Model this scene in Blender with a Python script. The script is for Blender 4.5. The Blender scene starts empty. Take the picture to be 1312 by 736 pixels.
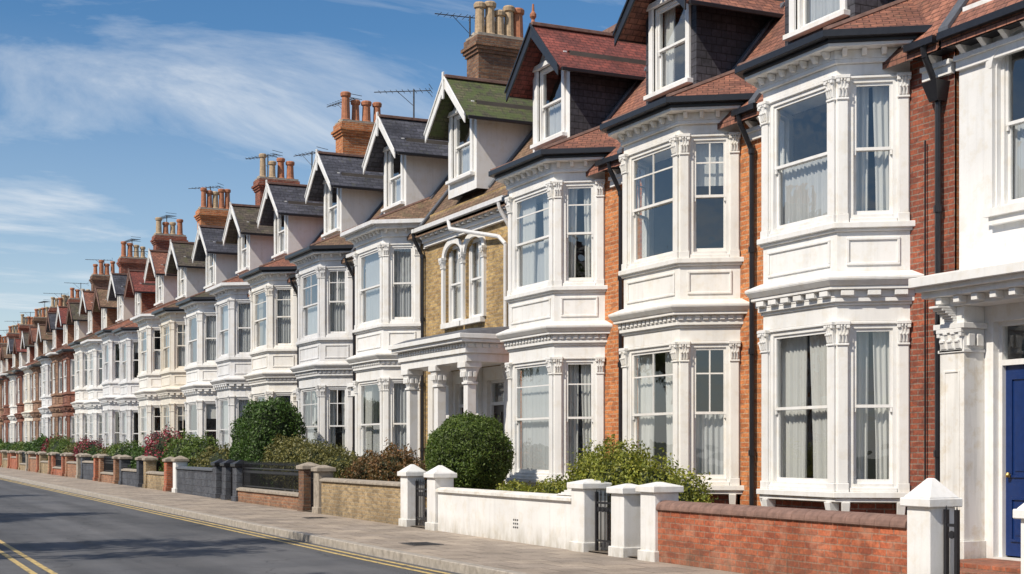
import bpy, math, random
import numpy as np
from mathutils import Vector, noise

sc = bpy.context.scene
sc.view_settings.view_transform = 'Standard'
sc.view_settings.look = 'None'
sc.view_settings.exposure = 0

XW = 13.1      # plane of the house fronts
XG = 9.9       # garden wall line
XK = 7.38      # kerb
def gz(t): return 0.004 * max(0.0, t - 20.0)

# ------------------------------------------------------------------ materials
def new_mat(name):
    m = bpy.data.materials.new(name); m.use_nodes = True
    nt = m.node_tree; b = nt.nodes['Principled BSDF']
    return m, nt, b
def N(nt, typ, **kw):
    n = nt.nodes.new(typ)
    for k, v in kw.items(): setattr(n, k, v)
    return n
def L(nt, a, b): nt.links.new(a, b)
def ramp(nt, fac, stops):
    r = N(nt, 'ShaderNodeValToRGB'); L(nt, fac, r.inputs[0])
    e = r.color_ramp.elements
    while len(e) < len(stops): e.new(0.5)
    for i, (p, c) in enumerate(stops):
        e[i].position = p; e[i].color = (c[0], c[1], c[2], 1) if not isinstance(c, (int, float)) else (c, c, c, 1)
    return r.outputs[0]
def noise_n(nt, vec, scale, detail=4, rough=0.55):
    n = N(nt, 'ShaderNodeTexNoise'); n.inputs['Scale'].default_value = scale
    n.inputs['Detail'].default_value = detail; n.inputs['Roughness'].default_value = rough
    if vec is not None: L(nt, vec, n.inputs['Vector'])
    return n.outputs['Fac']
def mul(nt, a, b, fac=1.0, mode='MULTIPLY'):
    m = N(nt, 'ShaderNodeMix', data_type='RGBA', blend_type=mode)
    if isinstance(fac, (int, float)): m.inputs[0].default_value = fac
    else: L(nt, fac, m.inputs[0])
    for s, x in ((6, a), (7, b)):
        if isinstance(x, (tuple, list)): m.inputs[s].default_value = (x[0], x[1], x[2], 1)
        else: L(nt, x, m.inputs[s])
    return m.outputs[2]
def mapping(nt, vec, sc_):
    m = N(nt, 'ShaderNodeMapping'); m.inputs['Scale'].default_value = sc_
    L(nt, vec, m.inputs['Vector']); return m.outputs[0]
def math_n(nt, op, a, b=None, clamp=False):
    n = N(nt, 'ShaderNodeMath', operation=op); n.use_clamp = clamp
    for i, x in enumerate((a, b)):
        if x is None: continue
        if isinstance(x, (int, float)): n.inputs[i].default_value = x
        else: L(nt, x, n.inputs[i])
    return n.outputs[0]
def bump(nt, b, h, strength, dist, prev=None):
    n = N(nt, 'ShaderNodeBump'); n.inputs['Strength'].default_value = strength
    n.inputs['Distance'].default_value = dist; L(nt, h, n.inputs['Height'])
    if prev is not None: L(nt, prev, n.inputs['Normal'])
    L(nt, n.outputs[0], b.inputs['Normal']); return n.outputs[0]
def geo_pos(nt): return N(nt, 'ShaderNodeNewGeometry').outputs['Position']
def uvn(nt): return N(nt, 'ShaderNodeTexCoord').outputs['UV']
def foot_grime(nt, pos, c, col=(0.10, 0.085, 0.06), height=.42):
    """splash-back dirt and algae near the pavement"""
    s = N(nt, 'ShaderNodeSeparateXYZ'); L(nt, pos, s.inputs[0])
    z = math_n(nt, 'SUBTRACT', 1.0, math_n(nt, 'DIVIDE', s.outputs[2], height), True)
    n = ramp(nt, noise_n(nt, mapping(nt, pos, (3, 3, 1.2)), 2.2, 6, 0.65), [(0.3, 0.1), (0.68, 1.0)])
    f = mul(nt, n, (.75, .75, .75)); g = N(nt, 'ShaderNodeMath', operation='MULTIPLY'); L(nt, z, g.inputs[0]); L(nt, f, g.inputs[1])
    return mul(nt, c, col, g.outputs[0], 'MIX')

def brick_mat(name, c1, c2, mortar, w=0.23, h=0.077, ms=0.009, grime=0.55, rough=0.85, stain=None, foot=False):
    m, nt, b = new_mat(name); uv = uvn(nt); pos = geo_pos(nt)
    nz = N(nt, 'ShaderNodeTexNoise'); nz.inputs['Scale'].default_value = 5; L(nt, pos, nz.inputs['Vector'])
    sv = N(nt, 'ShaderNodeVectorMath', operation='MULTIPLY_ADD'); L(nt, nz.outputs['Color'], sv.inputs[0]); sv.inputs[1].default_value = (.012, .012, 0); L(nt, uv, sv.inputs[2])
    br = N(nt, 'ShaderNodeTexBrick'); L(nt, sv.outputs[0], br.inputs['Vector'])
    for k, v in (('Scale', 1), ('Brick Width', w), ('Row Height', h), ('Mortar Size', ms), ('Mortar Smooth', 0.2), ('Bias', 0.0)): br.inputs[k].default_value = v
    br.inputs['Color1'].default_value = (*c1, 1); br.inputs['Color2'].default_value = (*c2, 1); br.inputs['Mortar'].default_value = (*mortar, 1)
    fine = ramp(nt, noise_n(nt, pos, 28, 3), [(0.3, 0.66), (0.7, 1.2)])
    big = ramp(nt, noise_n(nt, mapping(nt, pos, (1, 1, 0.45)), 1.3, 5), [(0.3, grime), (0.62, 1.1)])
    c = mul(nt, mul(nt, br.outputs[0], fine), big)
    ob = ramp(nt, noise_n(nt, mapping(nt, uv, (4.35, 13, 1)), 1.0, 0), [(0.58, 0.0), (0.62, 0.5)])
    c = mul(nt, c, (c2[0]*.45, c2[1]*.5, c2[2]*.6), ob, 'MIX')
    if stain:
        f = ramp(nt, noise_n(nt, pos, 3.1, 6, 0.65), [(0.5, 0.0), (0.68, 0.5)])
        c = mul(nt, c, stain, f, 'MIX')
    if foot: c = foot_grime(nt, pos, c)
    L(nt, c, b.inputs['Base Color']); b.inputs['Roughness'].default_value = rough
    p = bump(nt, b, math_n(nt, 'SUBTRACT', 1.0, br.outputs['Fac']), 0.7, 0.009)
    bump(nt, b, noise_n(nt, pos, 60, 3), 0.35, 0.007, p)
    return m

def tile_mat(name, c1, c2, moss=None, mossamt=0.5, w=0.17, h=0.11):
    m, nt, b = new_mat(name); uv = uvn(nt); pos = geo_pos(nt)
    br = N(nt, 'ShaderNodeTexBrick'); L(nt, uv, br.inputs['Vector'])
    for k, v in (('Scale', 1), ('Brick Width', w), ('Row Height', h), ('Mortar Size', 0.007), ('Mortar Smooth', 0.3)): br.inputs[k].default_value = v
    br.inputs['Color1'].default_value = (*c1, 1); br.inputs['Color2'].default_value = (*c2, 1)
    br.inputs['Mortar'].default_value = (c1[0]*.2, c1[1]*.2, c1[2]*.2, 1)
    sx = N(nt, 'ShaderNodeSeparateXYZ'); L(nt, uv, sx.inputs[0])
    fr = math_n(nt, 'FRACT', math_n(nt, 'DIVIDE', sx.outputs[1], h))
    # shadow line at every course, painted into the colour low on each tile
    course_shade = ramp(nt, fr, [(0.0, 0.45), (0.16, 1.0)])
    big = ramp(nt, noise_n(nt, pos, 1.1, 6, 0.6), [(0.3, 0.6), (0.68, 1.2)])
    c = mul(nt, mul(nt, br.outputs[0], big), course_shade)
    c = mul(nt, c, ramp(nt, noise_n(nt, pos, 14, 3), [(0.3, 0.6), (0.7, 1.25)]))
    if moss:
        f = ramp(nt, noise_n(nt, pos, 4.5, 7, 0.7), [(0.62 - 0.3*mossamt, 0.0), (0.78 - 0.3*mossamt, 0.8)])
        c = mul(nt, c, moss, f, 'MIX')
    L(nt, c, b.inputs['Base Color']); b.inputs['Roughness'].default_value = 0.75
    p = bump(nt, b, math_n(nt, 'SUBTRACT', 1.0, fr), 0.9, 0.03)
    bump(nt, b, noise_n(nt, pos, 40, 3), 0.35, 0.008, p)
    return m

def paint_mat(name, col, rough=0.5, dirt=0.9, streak=0.92, bumpy=0.2, warmc=(0.95, 0.925, 0.88), foot=False):
    m, nt, b = new_mat(name); pos = geo_pos(nt)
    f1 = ramp(nt, noise_n(nt, pos, 1.1, 5, 0.55), [(0.3, dirt), (0.6, 1.0)])
    f2 = ramp(nt, noise_n(nt, mapping(nt, pos, (9, 9, 0.6)), 1.0, 5, 0.6), [(0.32, streak), (0.5, 1.0)])
    warm = ramp(nt, noise_n(nt, pos, 5, 5, 0.65), [(0.36, warmc), (0.5, (1, 1, 1))])
    c = mul(nt, mul(nt, mul(nt, (*col,), f1), f2), warm)
    fl = ramp(nt, noise_n(nt, pos, 16, 6, 0.75), [(0.70, 0.0), (0.74, 0.35)])
    c = mul(nt, c, (0.42, 0.36, 0.3), fl, 'MIX')
    if foot: c = foot_grime(nt, pos, c, (0.30, 0.27, 0.2), .35)
    L(nt, c, b.inputs['Base Color']); b.inputs['Roughness'].default_value = rough
    bump(nt, b, noise_n(nt, pos, 35, 4), bumpy, 0.004)
    return m

def plain_mat(name, col, rough=0.6, var=0.75, scale=12, metal=0.0):
    m, nt, b = new_mat(name); pos = geo_pos(nt)
    c = mul(nt, (*col,), ramp(nt, noise_n(nt, pos, scale, 5, 0.6), [(0.3, var), (0.7, 1.1)]))
    L(nt, c, b.inputs['Base Color']); b.inputs['Roughness'].default_value = rough; b.inputs['Metallic'].default_value = metal
    bump(nt, b, noise_n(nt, pos, 50, 3), 0.15, 0.004)
    return m

def glass_mat():
    m = bpy.data.materials.new('window_glass'); m.use_nodes = True; nt = m.node_tree; nt.nodes.clear()
    o = N(nt, 'ShaderNodeOutputMaterial'); mx = N(nt, 'ShaderNodeMixShader')
    tr = N(nt, 'ShaderNodeBsdfTransparent'); tr.inputs[0].default_value = (0.90, 0.925, 0.92, 1)
    gl = N(nt, 'ShaderNodeBsdfGlossy'); gl.inputs['Roughness'].default_value = 0.0
    gl.inputs['Color'].default_value = (0.95, 0.97, 1, 1)
    bp = N(nt, 'ShaderNodeBump'); bp.inputs['Strength'].default_value = 0.22; bp.inputs['Distance'].default_value = 0.02
    L(nt, noise_n(nt, geo_pos(nt), 1.8, 2), bp.inputs['Height']); L(nt, bp.outputs[0], gl.inputs['Normal'])
    g = N(nt, 'ShaderNodeNewGeometry'); dt = N(nt, 'ShaderNodeVectorMath', operation='DOT_PRODUCT')
    L(nt, g.outputs['Incoming'], dt.inputs[0]); L(nt, g.outputs['Normal'], dt.inputs[1])
    k = math_n(nt, 'SUBTRACT', 1.0, math_n(nt, 'ABSOLUTE', dt.outputs['Value']), True)
    k = math_n(nt, 'POWER', k, 3.4)
    f = math_n(nt, 'ADD', math_n(nt, 'MULTIPLY', k, 0.9), 0.12, True)
    L(nt, f, mx.inputs[0]); L(nt, tr.outputs[0], mx.inputs[1]); L(nt, gl.outputs[0], mx.inputs[2])
    L(nt, mx.outputs[0], o.inputs[0]); return m

def curtain_mat(name, col, transp):
    m = bpy.data.materials.new(name); m.use_nodes = True; nt = m.node_tree; nt.nodes.clear()
    o = N(nt, 'ShaderNodeOutputMaterial')
    d = N(nt, 'ShaderNodeBsdfDiffuse'); d.inputs[0].default_value = (*col, 1)
    t = N(nt, 'ShaderNodeBsdfTranslucent'); t.inputs[0].default_value = (*col, 1)
    m1 = N(nt, 'ShaderNodeMixShader'); m1.inputs[0].default_value = 0.2
    L(nt, d.outputs[0], m1.inputs[1]); L(nt, t.outputs[0], m1.inputs[2])
    if transp <= 0: L(nt, m1.outputs[0], o.inputs[0]); return m
    tr = N(nt, 'ShaderNodeBsdfTransparent'); m2 = N(nt, 'ShaderNodeMixShader'); m2.inputs[0].default_value = transp
    L(nt, m1.outputs[0], m2.inputs[1]); L(nt, tr.outputs[0], m2.inputs[2]); L(nt, m2.outputs[0], o.inputs[0])
    return m

def leaf_mat(name, stops):
    m = bpy.data.materials.new(name); m.use_nodes = True; nt = m.node_tree; nt.nodes.clear()
    o = N(nt, 'ShaderNodeOutputMaterial'); g = N(nt, 'ShaderNodeNewGeometry')
    c = ramp(nt, g.outputs['Random Per Island'], stops)
    c = mul(nt, c, ramp(nt, noise_n(nt, g.outputs['Position'], 3.5, 4), [(0.3, 0.6), (0.7, 1.3)]))
    d = N(nt, 'ShaderNodeBsdfPrincipled'); L(nt, c, d.inputs['Base Color']); d.inputs['Roughness'].default_value = 0.5
    t = N(nt, 'ShaderNodeBsdfTranslucent'); L(nt, c, t.inputs[0])
    mx = N(nt, 'ShaderNodeMixShader'); mx.inputs[0].default_value = 0.3
    L(nt, d.outputs[0], mx.inputs[1]); L(nt, t.outputs[0], mx.inputs[2]); L(nt, mx.outputs[0], o.inputs[0]); return m

MT = {}
MT['red_brick'] = brick_mat('red_brick', (0.36, 0.10, 0.05), (0.24, 0.065, 0.038), (0.26, 0.19, 0.15))
MT['orange_brick'] = brick_mat('orange_brick', (0.62, 0.235, 0.08), (0.48, 0.15, 0.05), (0.48, 0.32, 0.20), grime=0.8)
MT['yellow_brick'] = brick_mat('yellow_brick', (0.52, 0.36, 0.15), (0.35, 0.22, 0.09), (0.36, 0.28, 0.19), grime=0.7)
MT['brown_brick'] = brick_mat('brown_brick', (0.29, 0.15, 0.08), (0.18, 0.09, 0.055), (0.19, 0.155, 0.12))
MT['wall_red'] = brick_mat('garden_wall_red_brick', (0.50, 0.145, 0.065), (0.37, 0.095, 0.045), (0.34, 0.19, 0.13), grime=0.6, stain=(0.5, 0.27, 0.18), foot=True)
MT['wall_buff'] = brick_mat('garden_wall_buff_brick', (0.46, 0.34, 0.19), (0.33, 0.23, 0.12), (0.36, 0.3, 0.22), grime=0.65, foot=True)
MT['wall_orange'] = brick_mat('garden_wall_orange_brick', (0.44, 0.21, 0.11), (0.31, 0.14, 0.075), (0.34, 0.26, 0.19), grime=0.65, foot=True)
MT['far_red'] = brick_mat('red_brick_bay', (0.32, 0.12, 0.075), (0.24, 0.09, 0.06), (0.25, 0.16, 0.12))
MT['far_tan'] = brick_mat('tan_brick_bay', (0.42, 0.24, 0.15), (0.33, 0.18, 0.11), (0.34, 0.26, 0.2))
MT['wall_grey'] = brick_mat('garden_wall_dark_block', (0.10, 0.11, 0.13), (0.07, 0.075, 0.09), (0.05, 0.05, 0.06), w=0.4, h=0.2)
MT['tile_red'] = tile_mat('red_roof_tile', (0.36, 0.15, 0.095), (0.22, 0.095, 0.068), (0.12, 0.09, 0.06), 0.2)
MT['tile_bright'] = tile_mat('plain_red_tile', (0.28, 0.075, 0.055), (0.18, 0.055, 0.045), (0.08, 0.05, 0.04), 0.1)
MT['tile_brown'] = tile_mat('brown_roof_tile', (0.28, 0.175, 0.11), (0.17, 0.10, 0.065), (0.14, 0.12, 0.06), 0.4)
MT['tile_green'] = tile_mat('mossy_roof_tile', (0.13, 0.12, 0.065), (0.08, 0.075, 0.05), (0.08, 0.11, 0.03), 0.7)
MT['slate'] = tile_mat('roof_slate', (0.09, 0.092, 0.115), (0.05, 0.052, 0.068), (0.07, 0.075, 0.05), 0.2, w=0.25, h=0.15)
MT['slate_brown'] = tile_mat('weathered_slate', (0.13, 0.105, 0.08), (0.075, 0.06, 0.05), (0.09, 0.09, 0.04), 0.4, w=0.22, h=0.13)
MT['white'] = paint_mat('white_paint', (0.80, 0.795, 0.78))
MT['white2'] = paint_mat('warm_white_paint', (0.80, 0.78, 0.74), dirt=.88)
MT['cream'] = paint_mat('cream_paint', (0.76, 0.71, 0.62))
MT['offwhite'] = paint_mat('off_white_paint', (0.72, 0.72, 0.725), dirt=0.86, streak=0.86)
MT['render'] = paint_mat('white_render', (0.79, 0.79, 0.785), rough=0.8, bumpy=0.5, foot=True, dirt=.88)
MT['render_old'] = paint_mat('weathered_white_render', (0.79, 0.775, 0.74), rough=0.85, dirt=0.82, streak=0.85, bumpy=0.6, warmc=(.9, .85, .77), foot=True)
MT['black'] = plain_mat('black_paint', (0.018, 0.018, 0.022), 0.35)
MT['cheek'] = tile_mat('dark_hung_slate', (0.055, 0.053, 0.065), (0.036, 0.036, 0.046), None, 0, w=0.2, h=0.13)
MT['lead'] = plain_mat('lead_flashing', (0.11, 0.12, 0.14), 0.5)
MT['terracotta'] = plain_mat('terracotta', (0.44, 0.175, 0.09), 0.8, 0.6)
MT['buffpot'] = plain_mat('buff_clay', (0.48, 0.35, 0.22), 0.8, 0.6)
MT['coping_red'] = plain_mat('coping_brick', (0.25, 0.15, 0.12), 0.85, 0.6, 9)
MT['stone'] = plain_mat('coping_stone', (0.38, 0.33, 0.27), 0.85, 0.6, 9)
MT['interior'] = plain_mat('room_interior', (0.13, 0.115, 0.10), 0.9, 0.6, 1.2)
MT['door_blue'] = plain_mat('blue_door_paint', (0.008, 0.03, 0.13), 0.3, 0.85)
MT['door_dark'] = plain_mat('dark_door_paint', (0.04, 0.02, 0.015), 0.35)
MT['door_red'] = plain_mat('red_door_paint', (0.22, 0.02, 0.02), 0.35)
MT['metal'] = plain_mat('antenna_aluminium', (0.07, 0.07, 0.075), 0.5, metal=0.3)
MT['brass'] = plain_mat('brass', (0.6, 0.42, 0.15), 0.3, metal=1.0)
MT['glass'] = glass_mat()
MT['net'] = curtain_mat('net_curtain', (0.72, 0.73, 0.75), 0.15)
MT['drape'] = curtain_mat('fabric_curtain', (0.76, 0.75, 0.73), 0.0)
MT['drape2'] = curtain_mat('beige_curtain', (0.52, 0.47, 0.40), 0.0)

def pave_mat():
    m, nt, b = new_mat('pavement_slabs'); pos = geo_pos(nt)
    br = N(nt, 'ShaderNodeTexBrick'); L(nt, pos, br.inputs['Vector'])
    for k, v in (('Scale', 1), ('Brick Width', 0.62), ('Row Height', 0.62), ('Mortar Size', 0.01), ('Mortar Smooth', 0.3)): br.inputs[k].default_value = v
    br.inputs['Color1'].default_value = (0.44, 0.365, 0.29, 1); br.inputs['Color2'].default_value = (0.34, 0.285, 0.235, 1); br.inputs['Mortar'].default_value = (0.12, 0.10, 0.08, 1)
    c = mul(nt, br.outputs[0], ramp(nt, noise_n(nt, pos, 1.2, 7, 0.65), [(0.3, 0.58), (0.65, 1.1)]))
    c = mul(nt, c, ramp(nt, noise_n(nt, pos, 30, 4), [(0.3, 0.8), (0.7, 1.1)]))
    v = N(nt, 'ShaderNodeTexVoronoi'); v.inputs['Scale'].default_value = 5; L(nt, pos, v.inputs['Vector'])
    c = mul(nt, c, ramp(nt, v.outputs['Distance'], [(0.06, 0.6), (0.10, 1.0)]))
    L(nt, c, b.inputs['Base Color']); b.inputs['Roughness'].default_value = 0.85
    p = bump(nt, b, math_n(nt, 'SUBTRACT', 1.0, br.outputs['Fac']), 0.5, 0.006); bump(nt, b, noise_n(nt, pos, 45, 4), 0.3, 0.005, p)
    return m
def asphalt_mat():
    m, nt, b = new_mat('asphalt'); pos = geo_pos(nt)
    c = ramp(nt, noise_n(nt, pos, 0.5, 7, 0.6), [(0.3, (0.07, 0.073, 0.08)), (0.7, (0.12, 0.12, 0.124))])
    c = mul(nt, c, ramp(nt, noise_n(nt, pos, 90, 3, 0.7), [(0.3, 0.6), (0.7, 1.5)]))
    c = mul(nt, c, ramp(nt, noise_n(nt, mapping(nt, pos, (1.6, 0.08, 1)), 1.0, 4), [(0.35, 0.75), (0.65, 1.18)]))
    v = N(nt, 'ShaderNodeTexVoronoi', feature='DISTANCE_TO_EDGE'); v.inputs['Scale'].default_value = 0.35
    nz = N(nt, 'ShaderNodeTexNoise'); nz.inputs['Scale'].default_value = 1.3; L(nt, pos, nz.inputs['Vector'])
    ad = N(nt, 'ShaderNodeVectorMath', operation='ADD'); L(nt, pos, ad.inputs[0]); L(nt, nz.outputs['Color'], ad.inputs[1]); L(nt, ad.outputs[0], v.inputs['Vector'])
    c = mul(nt, c, ramp(nt, v.outputs['Distance'], [(0.0, 0.5), (0.008, 1.0)]))
    L(nt, c, b.inputs['Base Color']); b.inputs['Roughness'].default_value = 0.75
    bump(nt, b, noise_n(nt, pos, 70, 3, 0.7), 0.6, 0.01); return m
MT['pave'] = pave_mat(); MT['asphalt'] = asphalt_mat()
MT['kerb'] = plain_mat('kerb_granite', (0.42, 0.38, 0.33), 0.8, 0.6, 8)
def worn_yellow():
    m, nt, b = new_mat('yellow_road_paint'); pos = geo_pos(nt)
    f = ramp(nt, noise_n(nt, pos, 9, 6, 0.7), [(0.36, 0.0), (0.5, 1.0)])
    c = mul(nt, (0.12, 0.11, 0.10), (0.60, 0.44, 0.17), f, 'MIX')
    L(nt, c, b.inputs['Base Color']); b.inputs['Roughness'].default_value = 0.7; return m
MT['yellow'] = worn_yellow()
MT['soil'] = plain_mat('garden_ground', (0.16, 0.13, 0.10), 0.95, 0.5, 3)
MT['earth'] = plain_mat('ground_earth', (0.10, 0.11, 0.06), 0.95, 0.5, 0.5)
MT['bark'] = plain_mat('bark', (0.09, 0.065, 0.045), 0.95, 0.5, 6)
LEAF = {
 'dark': leaf_mat('dark_green_leaves', [(0, (0.03, 0.06, 0.012)), (0.5, (0.055, 0.115, 0.02)), (1, (0.10, 0.18, 0.03))]),
 'mid': leaf_mat('green_leaves', [(0, (0.05, 0.09, 0.015)), (0.5, (0.095, 0.155, 0.025)), (1, (0.16, 0.22, 0.04))]),
 'lime': leaf_mat('yellow_green_leaves', [(0, (0.09, 0.12, 0.015)), (0.5, (0.22, 0.25, 0.03)), (1, (0.38, 0.37, 0.06))]),
 'rust': leaf_mat('russet_leaves', [(0, (0.07, 0.06, 0.02)), (0.5, (0.15, 0.10, 0.035)), (1, (0.27, 0.13, 0.05))]),
 'olive': leaf_mat('olive_leaves', [(0, (0.07, 0.08, 0.025)), (0.5, (0.15, 0.15, 0.04)), (1, (0.26, 0.23, 0.07))]),
 'red': leaf_mat('red_flowering_leaves', [(0, (0.05, 0.07, 0.02)), (0.45, (0.10, 0.05, 0.03)), (0.6, (0.35, 0.03, 0.06)), (1, (0.4, 0.05, 0.1))]),
}
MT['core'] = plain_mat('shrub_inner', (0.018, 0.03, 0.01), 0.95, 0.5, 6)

# ------------------------------------------------------------------ mesh builder
class MB:
    def __init__(s): s.v = []; s.f = []; s.m = []; s.mats = []
    def mi(s, mat):
        if mat not in s.mats: s.mats.append(mat)
        return s.mats.index(mat)
    def face(s, pts, mat):
        i = len(s.v); s.v.extend([tuple(p) for p in pts]); s.f.append(list(range(i, i+len(pts)))); s.m.append(s.mi(mat))
    def hexa(s, p, mat):
        i = len(s.v); s.v.extend([tuple(q) for q in p]); k = s.mi(mat)
        for f in ((3, 2, 1, 0), (4, 5, 6, 7), (0, 1, 5, 4), (1, 2, 6, 5), (2, 3, 7, 6), (3, 0, 4, 7)):
            s.f.append([i+a for a in f]); s.m.append(k)
    def box(s, x0, x1, y0, y1, z0, z1, mat):
        s.hexa([(x0, y0, z0), (x1, y0, z0), (x1, y1, z0), (x0, y1, z0), (x0, y0, z1), (x1, y0, z1), (x1, y1, z1), (x0, y1, z1)], mat)
    def loft(s, rings, mat, cap=True):
        n = len(rings[0]); i = len(s.v); k = s.mi(mat)
        for r in rings: s.v.extend([tuple(q) for q in r])
        for a in range(len(rings)-1):
            for j in range(n):
                j2 = (j+1) % n
                s.f.append([i+a*n+j, i+a*n+j2, i+(a+1)*n+j2, i+(a+1)*n+j]); s.m.append(k)
        if cap:
            s.f.append([i+j for j in reversed(range(n))]); s.m.append(k)
            s.f.append([i+(len(rings)-1)*n+j for j in range(n)]); s.m.append(k)
    def prism(s, poly, z0, z1, mat, poly2=None):
        a = sum(poly[i][0]*poly[(i+1) % len(poly)][1]-poly[(i+1) % len(poly)][0]*poly[i][1] for i in range(len(poly)))
        q = poly2 or poly
        if a < 0: poly = poly[::-1]; q = q[::-1]
        s.loft([[(x, y, z0) for x, y in poly], [(x, y, z1) for x, y in q]], mat)
    def cyl(s, p0, p1, r0, r1, n, mat):
        p0 = Vector(p0); p1 = Vector(p1); d = (p1-p0).normalized()
        a = Vector((0, 0, 1)) if abs(d.z) < 0.9 else Vector((1, 0, 0))
        u = d.cross(a).normalized(); w = d.cross(u)
        rg = []
        for p, r in ((p0, r0), (p1, r1)):
            rg.append([p+(u*math.cos(2*math.pi*i/n)-w*math.sin(2*math.pi*i/n))*(-r) for i in range(n)])
        s.loft([list(reversed(rg[0])), list(reversed(rg[1]))] if (rg[0][1]-rg[0][0]).cross(d).dot(rg[0][0]-p0) < 0 else rg, mat)
    def lathe(s, c, prof, n, mat):
        rings = [[(c[0]+r*math.cos(2*math.pi*i/n), c[1]+r*math.sin(2*math.pi*i/n), c[2]+z) for i in range(n)] for r, z in prof]
        s.loft(rings, mat)
    def build(s, name, parent=None, loc=(0, 0, 0), bevel=0, smooth=False, uv=True):
        if not s.f: return None
        me = bpy.data.meshes.new(name); me.from_pydata(s.v, [], s.f)
        for m in s.mats: me.materials.append(m)
        me.polygons.foreach_set('material_index', s.m)
        me.update()
        if uv:
            V = s.v; ul = me.uv_layers.new(name='UVMap'); out = []
            for p in me.polygons:
                n = p.normal
                if abs(n.z) > 0.98: hx, hy, ux, uy, uz = 1, 0, 0, 1, 0
                else:
                    l = math.hypot(n.x, n.y) or 1; hx, hy = -n.y/l, n.x/l
                    ux = -n.z*hy; uy = n.z*hx; uz = n.x*hy-n.y*hx
                for vi in p.vertices:
                    q = V[vi]; out.append(q[0]*hx+q[1]*hy); out.append(q[0]*ux+q[1]*uy+q[2]*uz)
            ul.data.foreach_set('uv', out)
        if smooth: me.polygons.foreach_set('use_smooth', [True]*len(me.polygons))
        ob = bpy.data.objects.new(name, me); sc.collection.objects.link(ob); ob.location = loc
        if parent: ob.parent = parent
        if bevel:
            b = ob.modifiers.new('bevel', 'BEVEL'); b.width = bevel; b.segments = 1; b.limit_method = 'ANGLE'; b.angle_limit = 0.6
        return ob

class Fr:
    def __init__(s, a, b):
        s.o = a; dx = b[0]-a[0]; dy = b[1]-a[1]; s.L = math.hypot(dx, dy); s.d = (dx/s.L, dy/s.L); s.n = (-s.d[1], s.d[0])
    def p(s, u, v, z): return (s.o[0]+s.d[0]*u+s.n[0]*v, s.o[1]+s.d[1]*u+s.n[1]*v, z)
    def box(s, mb, u0, u1, v0, v1, z0, z1, mat, top=None):
        t0, t1, w0, w1 = top or (u0, u1, v0, v1)
        mb.hexa([s.p(u0, v0, z0), s.p(u1, v0, z0), s.p(u1, v1, z0), s.p(u0, v1, z0), s.p(t0, w0, z1), s.p(t1, w0, z1), s.p(t1, w1, z1), s.p(t0, w1, z1)], mat)
    def quad(s, mb, u0, u1, v, z0, z1, mat):
        mb.face([s.p(u1, v, z0), s.p(u0, v, z0), s.p(u0, v, z1), s.p(u1, v, z1)], mat)

def outline_off(P, off, xb=0.0):
    frs = [Fr(P[i], P[i+1]) for i in range(len(P)-1)]
    lines = [((f.o[0]+f.n[0]*off, f.o[1]+f.n[1]*off), f.d) for f in frs]
    def inter(l1, l2):
        (p, d), (q, e) = l1, l2; det = d[0]*e[1]-d[1]*e[0]
        t = ((q[0]-p[0])*e[1]-(q[1]-p[1])*e[0])/det
        return (p[0]+d[0]*t, p[1]+d[1]*t)
    wl = ((xb, 0), (0, 1))
    out = [inter(lines[0], wl)]
    for i in range(len(lines)-1): out.append(inter(lines[i], lines[i+1]))
    out.append(inter(lines[-1], wl)); return out

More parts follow.
